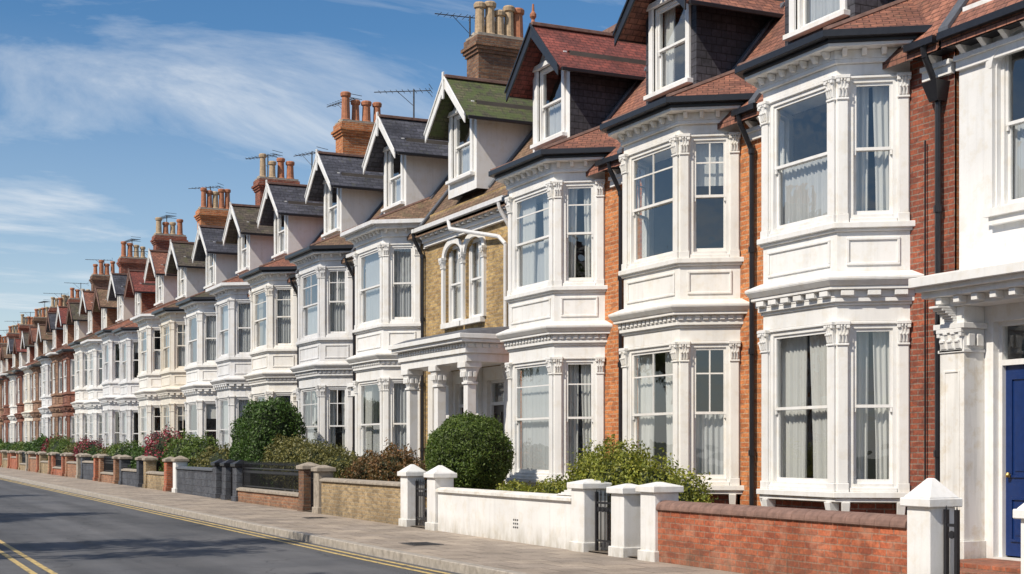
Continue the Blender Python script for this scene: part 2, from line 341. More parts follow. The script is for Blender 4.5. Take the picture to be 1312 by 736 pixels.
def window(P, fr, u0, u1, z0, z1, white, rng, bars='none', curtain=None, fw=0.055):
    w = P['sash_windows']; g = P['window_glass']; B = fr.box
    B(w, u0, u0+fw, -.14, -.02, z0, z1, white); B(w, u1-fw, u1, -.14, -.02, z0, z1, white)
    B(w, u0+fw, u1-fw, -.14, -.02, z1-fw, z1, white); B(w, u0+fw, u1-fw, -.14, -.01, z0, z0+.05, white)
    a0, a1, b0, b1 = u0+fw, u1-fw, z0+.05, z1-fw; zm = (b0+b1)/2; s = .042
    for (c0, c1, v0, v1, br) in ((zm-.02, b1, -.08, -.045, bars), (b0, zm+.02, -.12, -.085, 'v' if bars == 'grid' else 'none')):
        B(w, a0, a0+s, v0, v1, c0, c1, white); B(w, a1-s, a1, v0, v1, c0, c1, white)
        B(w, a0+s, a1-s, v0, v1, c1-s, c1, white); B(w, a0+s, a1-s, v0, v1, c0, c0+s+(.02 if c0 == b0 else 0), white)
        if c0 != b0:
            for (h0, h1) in ((a0, a0+s), (a1-s, a1)): B(w, h0+.004, h1-.004, v0+.004, v1-.004, c0-.06, c0, white)
        fr.quad(g, a0+s, a1-s, (v0+v1)/2, c0+s, c1-s, MT['glass'])
        m = (a0+a1)/2
        if br in ('top', 'v', 'grid'):
            B(w, m-.012, m+.012, v0+.004, v1-.004, c0+s, c1-s, white)
        if br in ('top', 'h'):
            zz = c0+s+(c1-c0-2*s)*.62; B(w, a0+s, a1-s, v0+.007, v1-.007, zz-.012, zz+.012, white)
    cu = P['curtains']
    kind = curtain or rng.choice(['net', 'drapes', 'drapes', 'half', 'net', 'net', 'blind', 'both', 'both', 'net', 'none'])
    def sheet(ua, ub, za, zb, mat, vv=-.2, amp=.02, per=.085, gather=0):
        n = max(6, int((ub-ua)/.014)); ph = rng.random()*6
        pts = []
        for i in range(n+1):
            u = ua+(ub-ua)*i/n
            a = amp*(math.sin(2*math.pi*u/per+ph+1.1*math.sin(u*9+ph))+.5*math.sin(2*math.pi*u/(per*1.7)+ph*2))
            pts.append((u, vv+a))
        zs = [za, za+(zb-za)*.3, za+(zb-za)*.65, zb]
        k = cu.mi(mat); base = len(cu.v)
        gf = [1-abs(gather), 1-abs(gather)*.85, 1-abs(gather)*.4, 1]
        for zi, z in enumerate(zs):
            for u, v in pts:
                uu = u
                if gather > 0: uu = ua+(u-ua)*gf[zi]
                if gather < 0: uu = ub-(ub-u)*gf[zi]
                cu.v.append(fr.p(uu, vv+(v-vv)*(1.15-.15*zi), z))
        for zi in range(3):
            for i in range(n):
                a = base+zi*(n+1)+i; cu.f.append([a, a+1, a+n+2, a+n+1]); cu.m.append(k)
    W = u1-u0; dm = rng.choice([MT['drape'], MT['drape'], MT['drape2']])
    if kind == 'net': sheet(u0+.02, u1-.02, z0, z1, MT['net'])
    if kind == 'half': sheet(u0+.02, u1-.02, z0, z0+(z1-z0)*.5, MT['net'])
    if kind in ('drapes', 'both'):
        f = rng.uniform(.26, .42); sheet(u0+.01, u0+W*f, z0, z1, dm, gather=.12); sheet(u1-W*f, u1-.01, z0, z1, dm, gather=-.12)
    if kind == 'wide':
        sheet(u0+.01, u0+W*.49, z0, z1, MT['drape'], gather=.16); sheet(u1-W*.44, u1-.01, z0, z1, MT['drape'], vv=-.23, gather=-.05)
    if kind == 'both': sheet(u0+.02, u1-.02, z0, z0+(z1-z0)*.5, MT['net'], vv=-.27)
    if kind == 'blind':
        h = rng.uniform(.25, .5); sheet(u0+.03, u1-.03, z1-(z1-z0)*h, z1, MT['drape'], amp=.002)

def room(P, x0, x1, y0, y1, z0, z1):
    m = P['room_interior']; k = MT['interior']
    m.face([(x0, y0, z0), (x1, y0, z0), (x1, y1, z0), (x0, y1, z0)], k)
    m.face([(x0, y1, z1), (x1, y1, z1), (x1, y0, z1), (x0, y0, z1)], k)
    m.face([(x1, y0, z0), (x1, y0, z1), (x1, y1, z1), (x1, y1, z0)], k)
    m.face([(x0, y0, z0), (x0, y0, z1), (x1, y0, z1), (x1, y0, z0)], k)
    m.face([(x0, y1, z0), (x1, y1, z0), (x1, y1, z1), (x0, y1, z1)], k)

def wall_open(mb, W0, W1, z0, z1, ops, mat, depth=.16):
    ys = sorted({W0, W1, *[o[0] for o in ops], *[o[1] for o in ops]}); zs = sorted({z0, z1, *[o[2] for o in ops], *[o[3] for o in ops]})
    for i in range(len(ys)-1):
        for j in range(len(zs)-1):
            cy = (ys[i]+ys[i+1])/2; cz = (zs[j]+zs[j+1])/2
            if any(o[0] < cy < o[1] and o[2] < cz < o[3] for o in ops): continue
            mb.face([(0, ys[i+1], zs[j]), (0, ys[i], zs[j]), (0, ys[i], zs[j+1]), (0, ys[i+1], zs[j+1])], mat)
    for (a, b, c, d, r) in ops:
        if r > 0:
            n = 12; pts = [((a+b)/2-math.cos(math.pi*i/n)*(b-a)/2, d-r+math.sin(math.pi*i/n)*r) for i in range(n+1)]
            for i in range(n):
                (ya, za), (yb, zb) = pts[i], pts[i+1]
                mb.face([(0, yb, zb), (0, ya, za), (0, ya, d), (0, yb, d)], mat)
                mb.face([(0, ya, za), (0, yb, zb), (depth, yb, zb), (depth, ya, za)], mat)
                mb.face([(depth-.04, yb, zb), (depth-.04, ya, za), (depth-.04, ya, d), (depth-.04, yb, d)], MT['white'])
            dd = d-r
        else:
            dd = d; mb.face([(0, a, d), (depth, a, d), (depth, b, d), (0, b, d)], mat)
        mb.face([(0, a, c), (0, a, dd), (depth, a, dd), (depth, a, c)][::-1], mat)
        mb.face([(0, b, c), (depth, b, c), (depth, b, dd), (0, b, dd)][::-1], mat)
        mb.face([(0, a, c), (0, b, c), (depth, b, c), (depth, a, c)], mat)

def capital(mb, fr, u0, u1, v, z0, z1, mat, fancy):
    h = z1-z0; B = fr.box
    B(mb, u0-.015, u1+.015, -.0, v+.02, z0-.03, z0, mat)
    B(mb, u0-.03, u1+.03, -.0, v+.06, z1-.05, z1, mat)
    B(mb, u0, u1, 0, v+.01, z0, z1-.05, mat, top=(u0-.012, u1+.012, 0, v+.035))
    if fancy:
        w = (u1-u0)/3
        for r in range(2):
            for k in range(3 if r == 0 else 2):
                uc = u0+w*(k+.5) if r == 0 else u0+w*(k+1)
                za = z0+.01+r*h*.38; zb = za+h*.38
                B(mb, uc-w*.38, uc+w*.38, v, v+.022, za, zb, mat, top=(uc-w*.22, uc+w*.22, v+.022, v+.055))
                B(mb, uc-w*.28, uc+w*.28, v+.02, v+.062, zb-.02, zb+.012, mat)
        for uc in (u0, u1): B(mb, uc-.025, uc+.025, v, v+.055, z1-.1, z1-.05, mat)

def pipe(mb, pts, r, mat, n=8):
    for a, b in zip(pts[:-1], pts[1:]): mb.cyl(a, b, r, r, n, mat)

EZ = 7.1; SL = 1.25; RX = 3.3
def add_bay(P, b0, b1, db, st, rng, near):
    white = st['white']; ct = .55; P4 = [(0, b0-ct), (-db, b0), (-db, b1), (0, b1+ct)]
    frs = [Fr(P4[i], P4[i+1]) for i in range(3)]; bw = P['bay_window']; frame = st.get('frame', white)
    def slab(off, z0, z1, mat=white, off2=None):
        p = outline_off(P4, off, .03); q = outline_off(P4, off2, .03) if off2 is not None else None
        bw.prism(p, z0, z1, mat, q)
    slab(-.1, 0, .78, st['plinth'])
    slab(.05, .78, .84); slab(.09, .84, .92)
    for fr in frs:
        for u in (.12, fr.L-.12): fr.box(bw, u-.05, u+.05, -.1, .04, .6, .78, white, top=(u-.06, u+.06, -.1, .08))
    pw = .17
    for (z0, z1, up) in ((.92, 3.24, 0), (4.58, 6.58, 1)):
        for k, fr in enumerate(frs):
            for (ua, ub) in ((0, pw), (fr.L-pw, fr.L)):
                fr.box(bw, ua, ub, -.13, 0, z0, z1, white)
                fr.box(bw, ua+.018, ub-.018, 0, .035, z0+.12, z1-.3, white)
                fr.box(bw, ua+.006, ub-.006, 0, .05, z0, z0+.12, white)
                capital(bw, fr, ua+.018, ub-.018, .035, z1-.3, z1, white, near)
            fr.box(bw, pw, fr.L-pw, -.13, .03, z0, z0+.06, white)
            cur = st.get('cur'); kk = cur[up][k] if cur else None
            window(P, fr, pw, fr.L-pw, z0+.06, z1-.04, frame, rng, st['bars'], kk)
            fr.box(bw, pw, fr.L-pw, -.13, .012, z1-.04, z1, white)
    slab(0, 3.24, 3.46); slab(.03, 3.46, 3.50); slab(.07, 3.50, 3.56); slab(.075, 3.56, 3.66, white); slab(.16, 3.66, 3.71); slab(.175, 3.71, 3.79, white, .24)
    slab(.24, 3.79, 3.83); slab(.23, 3.83, 3.92, white, .03)
    o = outline_off(P4, .075, 0)
    sp = st.get('dent', .13) if near else .26
    for i in range(3):
        f = Fr(o[i], o[i+1]); n = int(f.L/sp)
        for j in range(n):
            u = (j+.5)*f.L/n; w_ = sp*.33; f.box(bw, u-w_, u+w_, -.0, .03 if sp < .2 else .07, 3.58, 3.658, white)
    slab(0, 3.92, 4.46)
    for fr in frs:
        a, b = .13, fr.L-.13
        for (x0, x1, y0, y1) in ((a, b, 4.34, 4.38), (a, b, 4.0, 4.04), (a, a+.04, 4.04, 4.34), (b-.04, b, 4.04, 4.34)):
            fr.box(bw, x0, x1, 0, .025, y0, y1, white)
    slab(.04, 4.46, 4.50); slab(.085, 4.50, 4.58)
    slab(0, 6.58, 6.74); slab(.05, 6.74, 6.80); slab(.055, 6.80, 6.92)
    o = outline_off(P4, .055, 0); sp = .24 if near else .45
    for i in range(3):
        f = Fr(o[i], o[i+1]); n = int(f.L/sp)
        for j in range(n):
            u = (j+.5)*f.L/n; f.box(bw, u-.035, u+.035, 0, .06, 6.83, 6.918, white, top=(u-.035, u+.035, 0, .12))
    slab(.24, 6.92, 6.97); slab(.26, 6.97, 7.08, st['fascia'])
    og = outline_off(P4, .37, 0); oi = outline_off(P4, .262, 0)
    for i in range(3):
        bw.hexa([(oi[i][0], oi[i][1], 7.02), (oi[i+1][0], oi[i+1][1], 7.02), (og[i+1][0], og[i+1][1], 7.02), (og[i][0], og[i][1], 7.02),
                 (oi[i][0], oi[i][1], 7.12), (oi[i+1][0], oi[i+1][1], 7.12), (og[i+1][0], og[i+1][1], 7.12), (og[i][0], og[i][1], 7.12)], st['fascia'])
    o = outline_off(P4, .32, 0); r = P['roof']
    T1 = (.6, b0+.15, 7.87); T2 = (.6, b1-.15, 7.87); z = 7.125
    O = [(p[0], p[1], z) for p in o]
    r.face([O[2], O[1], T1, T2], st['roof']); r.face([O[1], O[0], T1], st['roof']); r.face([O[3], O[2], T2], st['roof'])
    for (q, t_) in ((O[1], T1), (O[2], T2)): r.cyl(q, t_, .045, .045, 6, st['ridge'])
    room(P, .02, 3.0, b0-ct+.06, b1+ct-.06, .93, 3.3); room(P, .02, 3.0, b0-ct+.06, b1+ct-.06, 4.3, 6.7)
    return b0-ct, b1+ct

def add_dormer(P, yc, st, rng):
    d = P['dormer']; white = st['dwall']; xf = -.1; hw = .82; ww = .54; zb = 7.35; ap = 9.98; s = .95; rw_ = 1.14
    zs = lambda y: ap-.07-s*abs(y); fx = lambda z: (z-EZ)/SL+.05
    fr = Fr((xf, yc-hw), (xf, yc+hw)); z0 = 7.76; z1 = 9.24
    def f(pts): d.face([(xf, yc+y, z) for y, z in pts], white)
    f([(-ww, zb), (-hw, zb), (-hw, zs(hw)), (-ww, zs(ww))]); f([(hw, zb), (ww, zb), (ww, zs(ww)), (hw, zs(hw))])
    f([(ww, zb), (-ww, zb), (-ww, z0), (ww, z0)]); f([(ww, z1), (-ww, z1), (-ww, zs(ww)), (0, zs(0)), (ww, zs(ww))])
    for sg in (-1, 1):
        y = yc+sg*hw; e = zs(hw); pts = [(xf, y, zb), (fx(zb), y, zb), (fx(e), y, e), (xf, y, e)]
        d.face(pts if sg < 0 else pts[::-1], st['cheek'])
    tw = MT['white']
    fr.box(d, hw-ww-.12, hw-ww, -.001, .05, z0-.02, z1, tw); fr.box(d, hw+ww, hw+ww+.12, -.001, .05, z0-.02, z1, tw)
    fr.box(d, hw-ww-.16, hw+ww+.16, -.001, .08, z1, z1+.1, tw); fr.box(d, hw-ww-.18, hw+ww+.18, -.1, .12, z0-.1, z0-.02, tw)
    window(P, fr, hw-ww, hw+ww, z0-.02, z1, tw, rng, st['dbars'], st.get('dcur') or rng.choice(['net', 'drapes', 'both', 'half']))
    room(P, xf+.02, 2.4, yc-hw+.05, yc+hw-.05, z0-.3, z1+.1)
    for sg in (-1, 1):
        y0 = yc; y1 = yc+sg*rw_; za = ap; zc = ap-s*rw_; x0 = xf-.42; t = .08
        A = [(x0, y0, za), (fx(za)+.1, y0, za), (fx(zc)+.1, y1, zc), (x0, y1, zc)]
        low = [(p[0], p[1], p[2]-t) for p in A]
        if sg < 0: d.hexa(low[::-1]+A[::-1], st['droof'])
        else: d.hexa(low+A, st['droof'])
        bt = .2; xx0 = x0-.035; xx1 = x0-.002
        Q = [(y0, za+.02), (y1+sg*.03, zc-.0), (y1+sg*.03, zc-bt), (y0, za-bt-.05)]
        if sg < 0: Q = Q[::-1]
        d.loft([[(xx0, y, z) for y, z in Q], [(xx1, y, z) for y, z in Q]], st['barge'])
        Q = [(y0, za+.05), (y1+sg*.05, zc+.03), (y1+sg*.05, zc-.03), (y0, za-.02)]
        if sg < 0: Q = Q[::-1]
        d.loft([[(x0-.06, y, z) for y, z in Q], [(xx0-.0, y, z) for y, z in Q]], st['barge'])
        d.box(x0+.05, fx(zc)+.1, min(y1, y1+sg*.06), max(y1, y1+sg*.06), zc-.09, zc-.02, MT['black'])
        yv = yc+sg*(hw+.02)
        a = (fx(zb), yv, zb+.03); b = (fx(zs(hw)), yv, zs(hw)+.03)
        ya, yb = sorted((yv, yv+sg*.12))
        d.hexa([(a[0]-.06, ya, a[2]-.02), (b[0]-.06, ya, b[2]-.02), (b[0]-.06, yb, b[2]-.02), (a[0]-.06, yb, a[2]-.02),
                (a[0]-.08, ya, a[2]+.03), (b[0]-.08, ya, b[2]+.03), (b[0]-.08, yb, b[2]+.03), (a[0]-.08, yb, a[2]+.03)], MT['lead'])
    d.box(xf-.45, 2.35, yc-.07, yc+.07, ap-.01, ap+.06, st['ridge'])
    if st.get('finial'):
        d.lathe((xf-.4, yc, ap+.05), [(.05, 0), (.03, .06), (.07, .12), (.07, .17), (.03, .23), (.02, .38)], 8, MT['terracotta'])
    else:
        d.box(xf-.5, xf-.455, yc-.035, yc+.035, ap-.5, ap+.12, st['barge'])

def add_chimney(P, y, st, rng, zt=11.7, npot=4):
    c = P['chimney']; b = st['chim']; x0, x1 = 1.2, 2.65; w = .36
    c.box(x0, x1, y-w, y+w, 8.2, zt-.5, b)
    c.box(x0-.03, x1+.03, y-w-.03, y+w+.03, zt-1.25, zt-1.15, b)
    for i, o in enumerate((.04, .08, .12)): c.box(x0-o, x1+o, y-w-o, y+w+o, zt-.5+i*.08, zt-.42+i*.08, b)
    c.box(x0-.06, x1+.06, y-w-.06, y+w+.06, zt-.26, zt-.08, b); c.box(x0-.02, x1+.02, y-w-.02, y+w+.02, zt-.08, zt, MT['stone'])
    for i in range(npot):
        px = x0+.2+(x1-x0-.4)*i/(npot-1); h = rng.uniform(.62, .95); r = rng.uniform(.12, .15); m = rng.choice([MT['terracotta'], MT['buffpot'], MT['terracotta']] if not st.get('buffpots') else [MT['buffpot'], MT['terracotta'], MT['buffpot']])
        c.lathe((px, y+rng.uniform(-.04, .04), zt), [(r+.03, 0), (r+.03, .06), (r, .09), (r*.86, h-.15), (r+.02, h-.13), (r+.03, h-.04), (r, h), (r*.7, h), (r*.7, h-.2)], 12, m)
    for px in (x0+.05, x1-.05): c.lathe((px, y, zt), [(.1, 0), (.04, .08)], 6, MT['stone'])

def add_antenna(emp, x, y, z0, z1, rng):
    a = MB(); m = MT['metal']
    a.cyl((x, y, z0), (x, y, z1), .028, .024, 6, m)
    ang = rng.uniform(-.9, .6); d = (-math.sin(1.1+ang), math.cos(1.1+ang)); L_ = rng.uniform(.7, 1.15)
    p = lambda s, q, z: (x+d[0]*s-d[1]*q, y+d[1]*s+d[0]*q, z)
    a.cyl(p(-.5, 0, z1-.05), p(L_+.2, 0, z1-.05), .015, .015, 5, m)
    n = int((L_+.5)/.18)
    for i in range(n+1):
        s = -.4+i*.18; h = .18+.014*(n-i); a.cyl(p(s, -h, z1-.05), p(s, h, z1-.05), .009, .009, 4, m)
    for k in (-1, 0, 1): a.cyl(p(-.51, -.3, z1-.05+k*.12), p(-.51, .3, z1-.05+k*.12), .01, .01, 4, m)
    a.cyl((x, y, z1-.5), p(.5, 0, z1-.05), .009, .009, 4, m)
    a.build('tv_antenna', emp, uv=False)

def new_parts():
    return {k: MB() for k in ('walls', 'roof', 'bay_window', 'sash_windows', 'window_glass', 'curtains', 'room_interior', 'dormer', 'chimney', 'drainpipe', 'door', 'porch', 'cornice')}

def add_door(P, y0, y1, z0, z1, mat, xd=.12):
    d = P['door']; w = MT['white']; f = .06
    fr = Fr((xd, y0), (xd, y1)); Lw = y1-y0; B = fr.box
    B(d, 0, f, -.06, .03, z0, z1, w); B(d, Lw-f, Lw, -.06, .03, z0, z1, w); B(d, f, Lw-f, -.06, .03, z1-f, z1, w)
    zt = z1-.55; B(d, f, Lw-f, -.06, .03, zt, zt+.07, w); fr.quad(P['window_glass'], f, Lw-f, -.02, zt+.07, z1-f, MT['glass'])
    B(d, f, Lw-f, -.08, -.03, z0+.02, zt, mat)
    m = Lw/2
    for a, b in ((f+.09, m-.04), (m+.04, Lw-f-.09)):
        for c, e in ((z0+.2, z0+.75), (z0+1.0, zt-.15)):
            B(d, a, b, -.03, -.01, c, c+.03, mat); B(d, a, b, -.03, -.01, e-.03, e, mat)
            B(d, a, a+.03, -.03, -.01, c+.03, e-.03, mat); B(d, b-.03, b, -.03, -.01, c+.03, e-.03, mat)
            B(d, a+.07, b-.07, -.03, -.018, c+.08, e-.08, mat)
    B(d, m-.1, m+.1, -.03, -.01, z0+.85, z0+.9, MT['brass'])
    d.lathe((xd-.01, y0+f+.1, z0+.95), [(.03, 0), (.035, .03), (.02, .06)], 8, MT['brass'])
    d.lathe((xd-.01, y1-f-.08, z0+1.0), [(.03, 0), (.035, .03), (.02, .06)], 8, MT['brass'])
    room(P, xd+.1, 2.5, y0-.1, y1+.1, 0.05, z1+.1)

def main_roof(P, W, st):
    r = P['roof']; x0 = -.3; z = lambda x: EZ+SL*x; t = .1; m = st['roof']
    A = [(x0, 0, z(x0)+.02), (RX, 0, z(RX)), (RX, W, z(RX)), (x0, W, z(x0)+.02)]
    r.hexa([(p[0], p[1], p[2]-t) for p in A]+A, m)
    A = [(RX, 0, z(RX)), (2*RX+.6, 0, EZ-.75), (2*RX+.6, W, EZ-.75), (RX, W, z(RX))]
    r.hexa([(p[0], p[1], p[2]-t) for p in A]+A, m)
    r.box(RX-.12, RX+.12, 0, W, z(RX)-.04, z(RX)+.09, st['ridge'])
    y = 0.0
    A = [(x0+.1, y-.09, z(x0+.1)+.03), (RX, y-.09, z(RX)+.03), (RX, y+.09, z(RX)+.03), (x0+.1, y+.09, z(x0+.1)+.03)]
    r.hexa(A+[(p[0], p[1], p[2]+.07) for p in A], st.get('upstand', MT['lead']))

def wall_eaves(P, y0, y1, st, near):
    c = P['cornice']; w = st['white']
    if y1-y0 < .05: return
    c.box(-.06, .0, y0, y1, 6.38, 6.5, w); c.box(-.1, 0, y0, y1, 6.5, 6.56, w)
    c.box(-.22, .0, y0, y1, 6.66, 6.7, st['fascia']); c.box(-.27, -.2, y0, y1, 6.7, 6.82, st['fascia'])
    c.box(-.38, -.275, y0, y1, 6.74, 6.83, st['fascia'])
    n = max(1, int((y1-y0)/.35))
    for i in range(n):
        y = y0+(i+.5)*(y1-y0)/n; c.hexa([(-.05, y-.04, 6.52), (0, y-.04, 6.52), (0, y+.04, 6.52), (-.05, y+.04, 6.52), (-.2, y-.04, 6.655), (0, y-.04, 6.655), (0, y+.04, 6.655), (-.2, y+.04, 6.655)], w)

def finish(P, emp, near):
    for k, mb in P.items():
        bv = .007 if near and k in ('bay_window', 'porch', 'dormer') else 0
        mb.build(k, emp, bevel=bv)

def mk_empty(name, x, t, flip=False):
    e = bpy.data.objects.new(name, None); sc.collection.objects.link(e); e.empty_display_size = .5
    e.location = (x, t, gz(max(t, 0)))
    if flip: e.rotation_euler = (0, 0, math.pi)
    return e

def bay_house(t0, W, b0, b1, st, seed, near=False, door=False, x=XW, flip=False, dy=0.0, chim=False, ant=None, pipe_y=None, zs=1.0):
    rng = random.Random(seed); P = new_parts(); emp = mk_empty('terraced_house', x, t0, flip); emp.scale = (1, 1, zs)
    j0, j1 = add_bay(P, b0, b1, .8, st, rng, near)
    ops = []
    if door:
        dy0 = j1+.12; dy1 = min(dy0+.95, W-.12); ops = [(dy0, dy1, .15, 2.75, 0)]
    wall_open(P['walls'], 0, j0, 0, EZ-.05, [], st.get('brick2', st['brick'])); wall_open(P['walls'], j1, W, 0, EZ-.05, ops, st['brick'])
    w = P['walls']
    w.box(.05, 7.0, .01, .03, 0, 7.0, st['brick']); w.box(.05, 7.0, W-.03, W-.01, 0, 7.0, st['brick']); w.box(6.9, 7.0, .04, W-.04, 0, 6.4, st['brick'])
    for y in (.02, W-.04):
        w.loft([[(.05, y, 6.9), (2*RX, y, 6.9), (RX, y, EZ+SL*RX-.15)], [(.05, y+.02, 6.9), (2*RX, y+.02, 6.9), (RX, y+.02, EZ+SL*RX-.15)]], st['brick'])
    if door:
        add_door(P, dy0, dy1, .15, 2.75, st['door'])
        p = P['porch']; p.box(-.12, 0, dy0-.1, dy0-.004, .1, 2.9, st['white']); p.box(-.12, 0, dy1+.004, dy1+.1, .1, 2.9, st['white'])
        p.box(-.35, 0, dy0-.12, dy1+.12, 2.9, 3.15, st['white']); p.box(-.45, 0, dy0-.12, dy1+.12, 3.15, 3.25, st['white']); p.box(-.4, -.01, dy0-.08, dy1+.08, 0, .14, MT['stone'])
    for (a, b) in ((0, j0-.3), (j1+.3, W)): wall_eaves(P, a, b, st, near)
    main_roof(P, W, st); add_dormer(P, (b0+b1)/2+dy, st, rng)
    if chim: add_chimney(P, 0, st, rng, npot=rng.choice([4, 5, 4]), zt=11.7+rng.uniform(-.12, .15))
    py = pipe_y if pipe_y is not None else .16
    pm = st.get('pipe', MT['black'])
    pipe(P['drainpipe'], [(-.33, py, 6.75), (-.3, py, 6.6), (-.08, py, 6.2), (-.08, py, .05)], .043, pm)
    for z in (6.15, 4.6, 3.0, 1.4): P['drainpipe'].cyl((-.08, py, z), (-.08, py, z+.09), .06, .06, 8, pm)
    if st.get('hopper'):
        h = P['drainpipe']; h.hexa([(-.16, py-.08, 6.05), (0, py-.08, 6.05), (0, py+.08, 6.05), (-.16, py+.08, 6.05), (-.24, py-.14, 6.3), (0, py-.14, 6.3), (0, py+.14, 6.3), (-.24, py+.14, 6.3)], pm)
        h.cyl((-.05, py+.28, 5.6), (-.05, py+.28, .1), .012, .012, 5, pm)
    if ant: add_antenna(emp, ant[0], ant[1], 9.2, ant[2], rng)
    finish(P, emp, near); return emp

def style(**k):
    s = dict(white=MT['white'], brick=MT['orange_brick'], plinth=MT['render_old'], roof=MT['tile_red'], fascia=MT['black'], bars='none', dwall=MT['white'], cheek=MT['white'],
             dbars='none', droof=MT['slate'], barge=MT['white'], ridge=MT['coping_red'], chim=MT['brown_brick'], door=MT['door_dark'])
    s.update(k); return s

stA = style(brick=MT['orange_brick'], brick2=MT['red_brick'], cheek=MT['cheek'], dwall=MT['cheek'], droof=MT['tile_red'], barge=MT['black'], cur=(('wide', 'wide', 'net'), ('wide', 'half', 'half')), plinth=MT['red_brick'], hopper=True, dent=.27)
stB = style(white=MT['white2'], brick=MT['orange_brick'], cheek=MT['cheek'], dwall=MT['cheek'], droof=MT['tile_red'], barge=MT['black'], bars='top', cur=(('half', 'drapes', 'none'), ('blind', 'none', 'none')), plinth=MT['red_brick'])
stC = style(brick=MT['orange_brick'], cheek=MT['cheek'], dwall=MT['white'], droof=MT['tile_bright'], barge=MT['black'], bars='h', finial=True, cur=(('wide', 'net', 'net'), ('drapes', 'both', 'drapes')))
bay_house(14.2, 4.25, 1.4, 3.1, stA, 1, True, dy=.45, pipe_y=.22)
bay_house(18.45, 4.15, 1.15, 2.95, stB, 2, True, dy=.5)
bay_house(22.6, 4.7, 1.45, 3.45, stC, 3, True, dy=.5)
W_ = [('yellow_brick', 'tile_brown', 'slate', 'white'), ('brown_brick', 'tile_brown', 'slate', 'offwhite'), ('brown_brick', 'tile_red', 'slate', 'white2'),
      ('yellow_brick', 'tile_red', 'slate_brown', 'offwhite'), ('red_brick', 'slate_brown', 'slate', 'white'), ('orange_brick', 'tile_brown', 'slate_brown', 'cream'),
      ('red_brick', 'tile_red', 'tile_red', 'white2'), ('brown_brick', 'slate', 'slate', 'offwhite')]
ts = [32.4, 37.5, 42.8]
while ts[-1] < 165: ts.append(ts[-1]+4.8)
rz = random.Random(99)
for i, t in enumerate(ts[:-1]):
    Wd = ts[i+1]-t; a, b, c, d_ = W_[i % 8] if i < 8 else W_[(i*5+3) % 8]
    if i > 6: a = ['red_brick', 'orange_brick', 'red_brick'][i % 3]; b = ['tile_red', 'tile_brown', 'slate_brown', 'tile_red'][i % 4]; c = ['tile_red', 'slate_brown', 'tile_bright', 'slate', 'tile_brown'][i % 5]
    s = style(brick=MT[a], roof=MT[b], droof=MT[c], white=MT[d_], bars=['none', 'top', 'h', 'none'][i % 4], chim=MT['orange_brick' if i in (2, 6) else ('red_brick' if i % 3 else 'brown_brick')],
              buffpots=(i == 0), door=MT[['door_dark', 'door_red', 'door_blue'][i % 3]], fascia=MT['black'] if i % 3 else MT['offwhite'])
    if i == 0: s['cur'] = (('net', 'both', 'net'), ('net', 'net', 'net'))
    if i > 6: s['dwall'] = MT[['cream', 'wall_orange', 'white'][i % 3]]; s['cheek'] = MT[['wall_orange', 'red_brick', 'cream'][i % 3]]; s['barge'] = MT[['white', 'coping_red'][i % 2]]
    if i > 9:
        s['frame'] = MT['white']; s['white'] = MT[['far_tan', 'cream', 'far_red', 'white2', 'far_red', 'far_tan', 'offwhite'][i % 7]]
    an = (2.4, 2.9, 13.2) if i % 2 == 0 else ((2.5, 2.2, 12.2) if i % 3 == 0 or i == 1 else None)
    bb0 = 1.0+(rz.uniform(-.1, .15) if i > 2 else 0); bb1 = 3.05+(rz.uniform(-.2, .12) if i > 2 else 0)
    bay_house(t, Wd, bb0, bb1, s, 20+i, t < 45, True, chim=(i % 2 == 0), ant=an, dy=rz.uniform(-.15, .2) if i > 2 else 0, zs=rz.uniform(.975, 1.02) if i > 3 else 1.0)

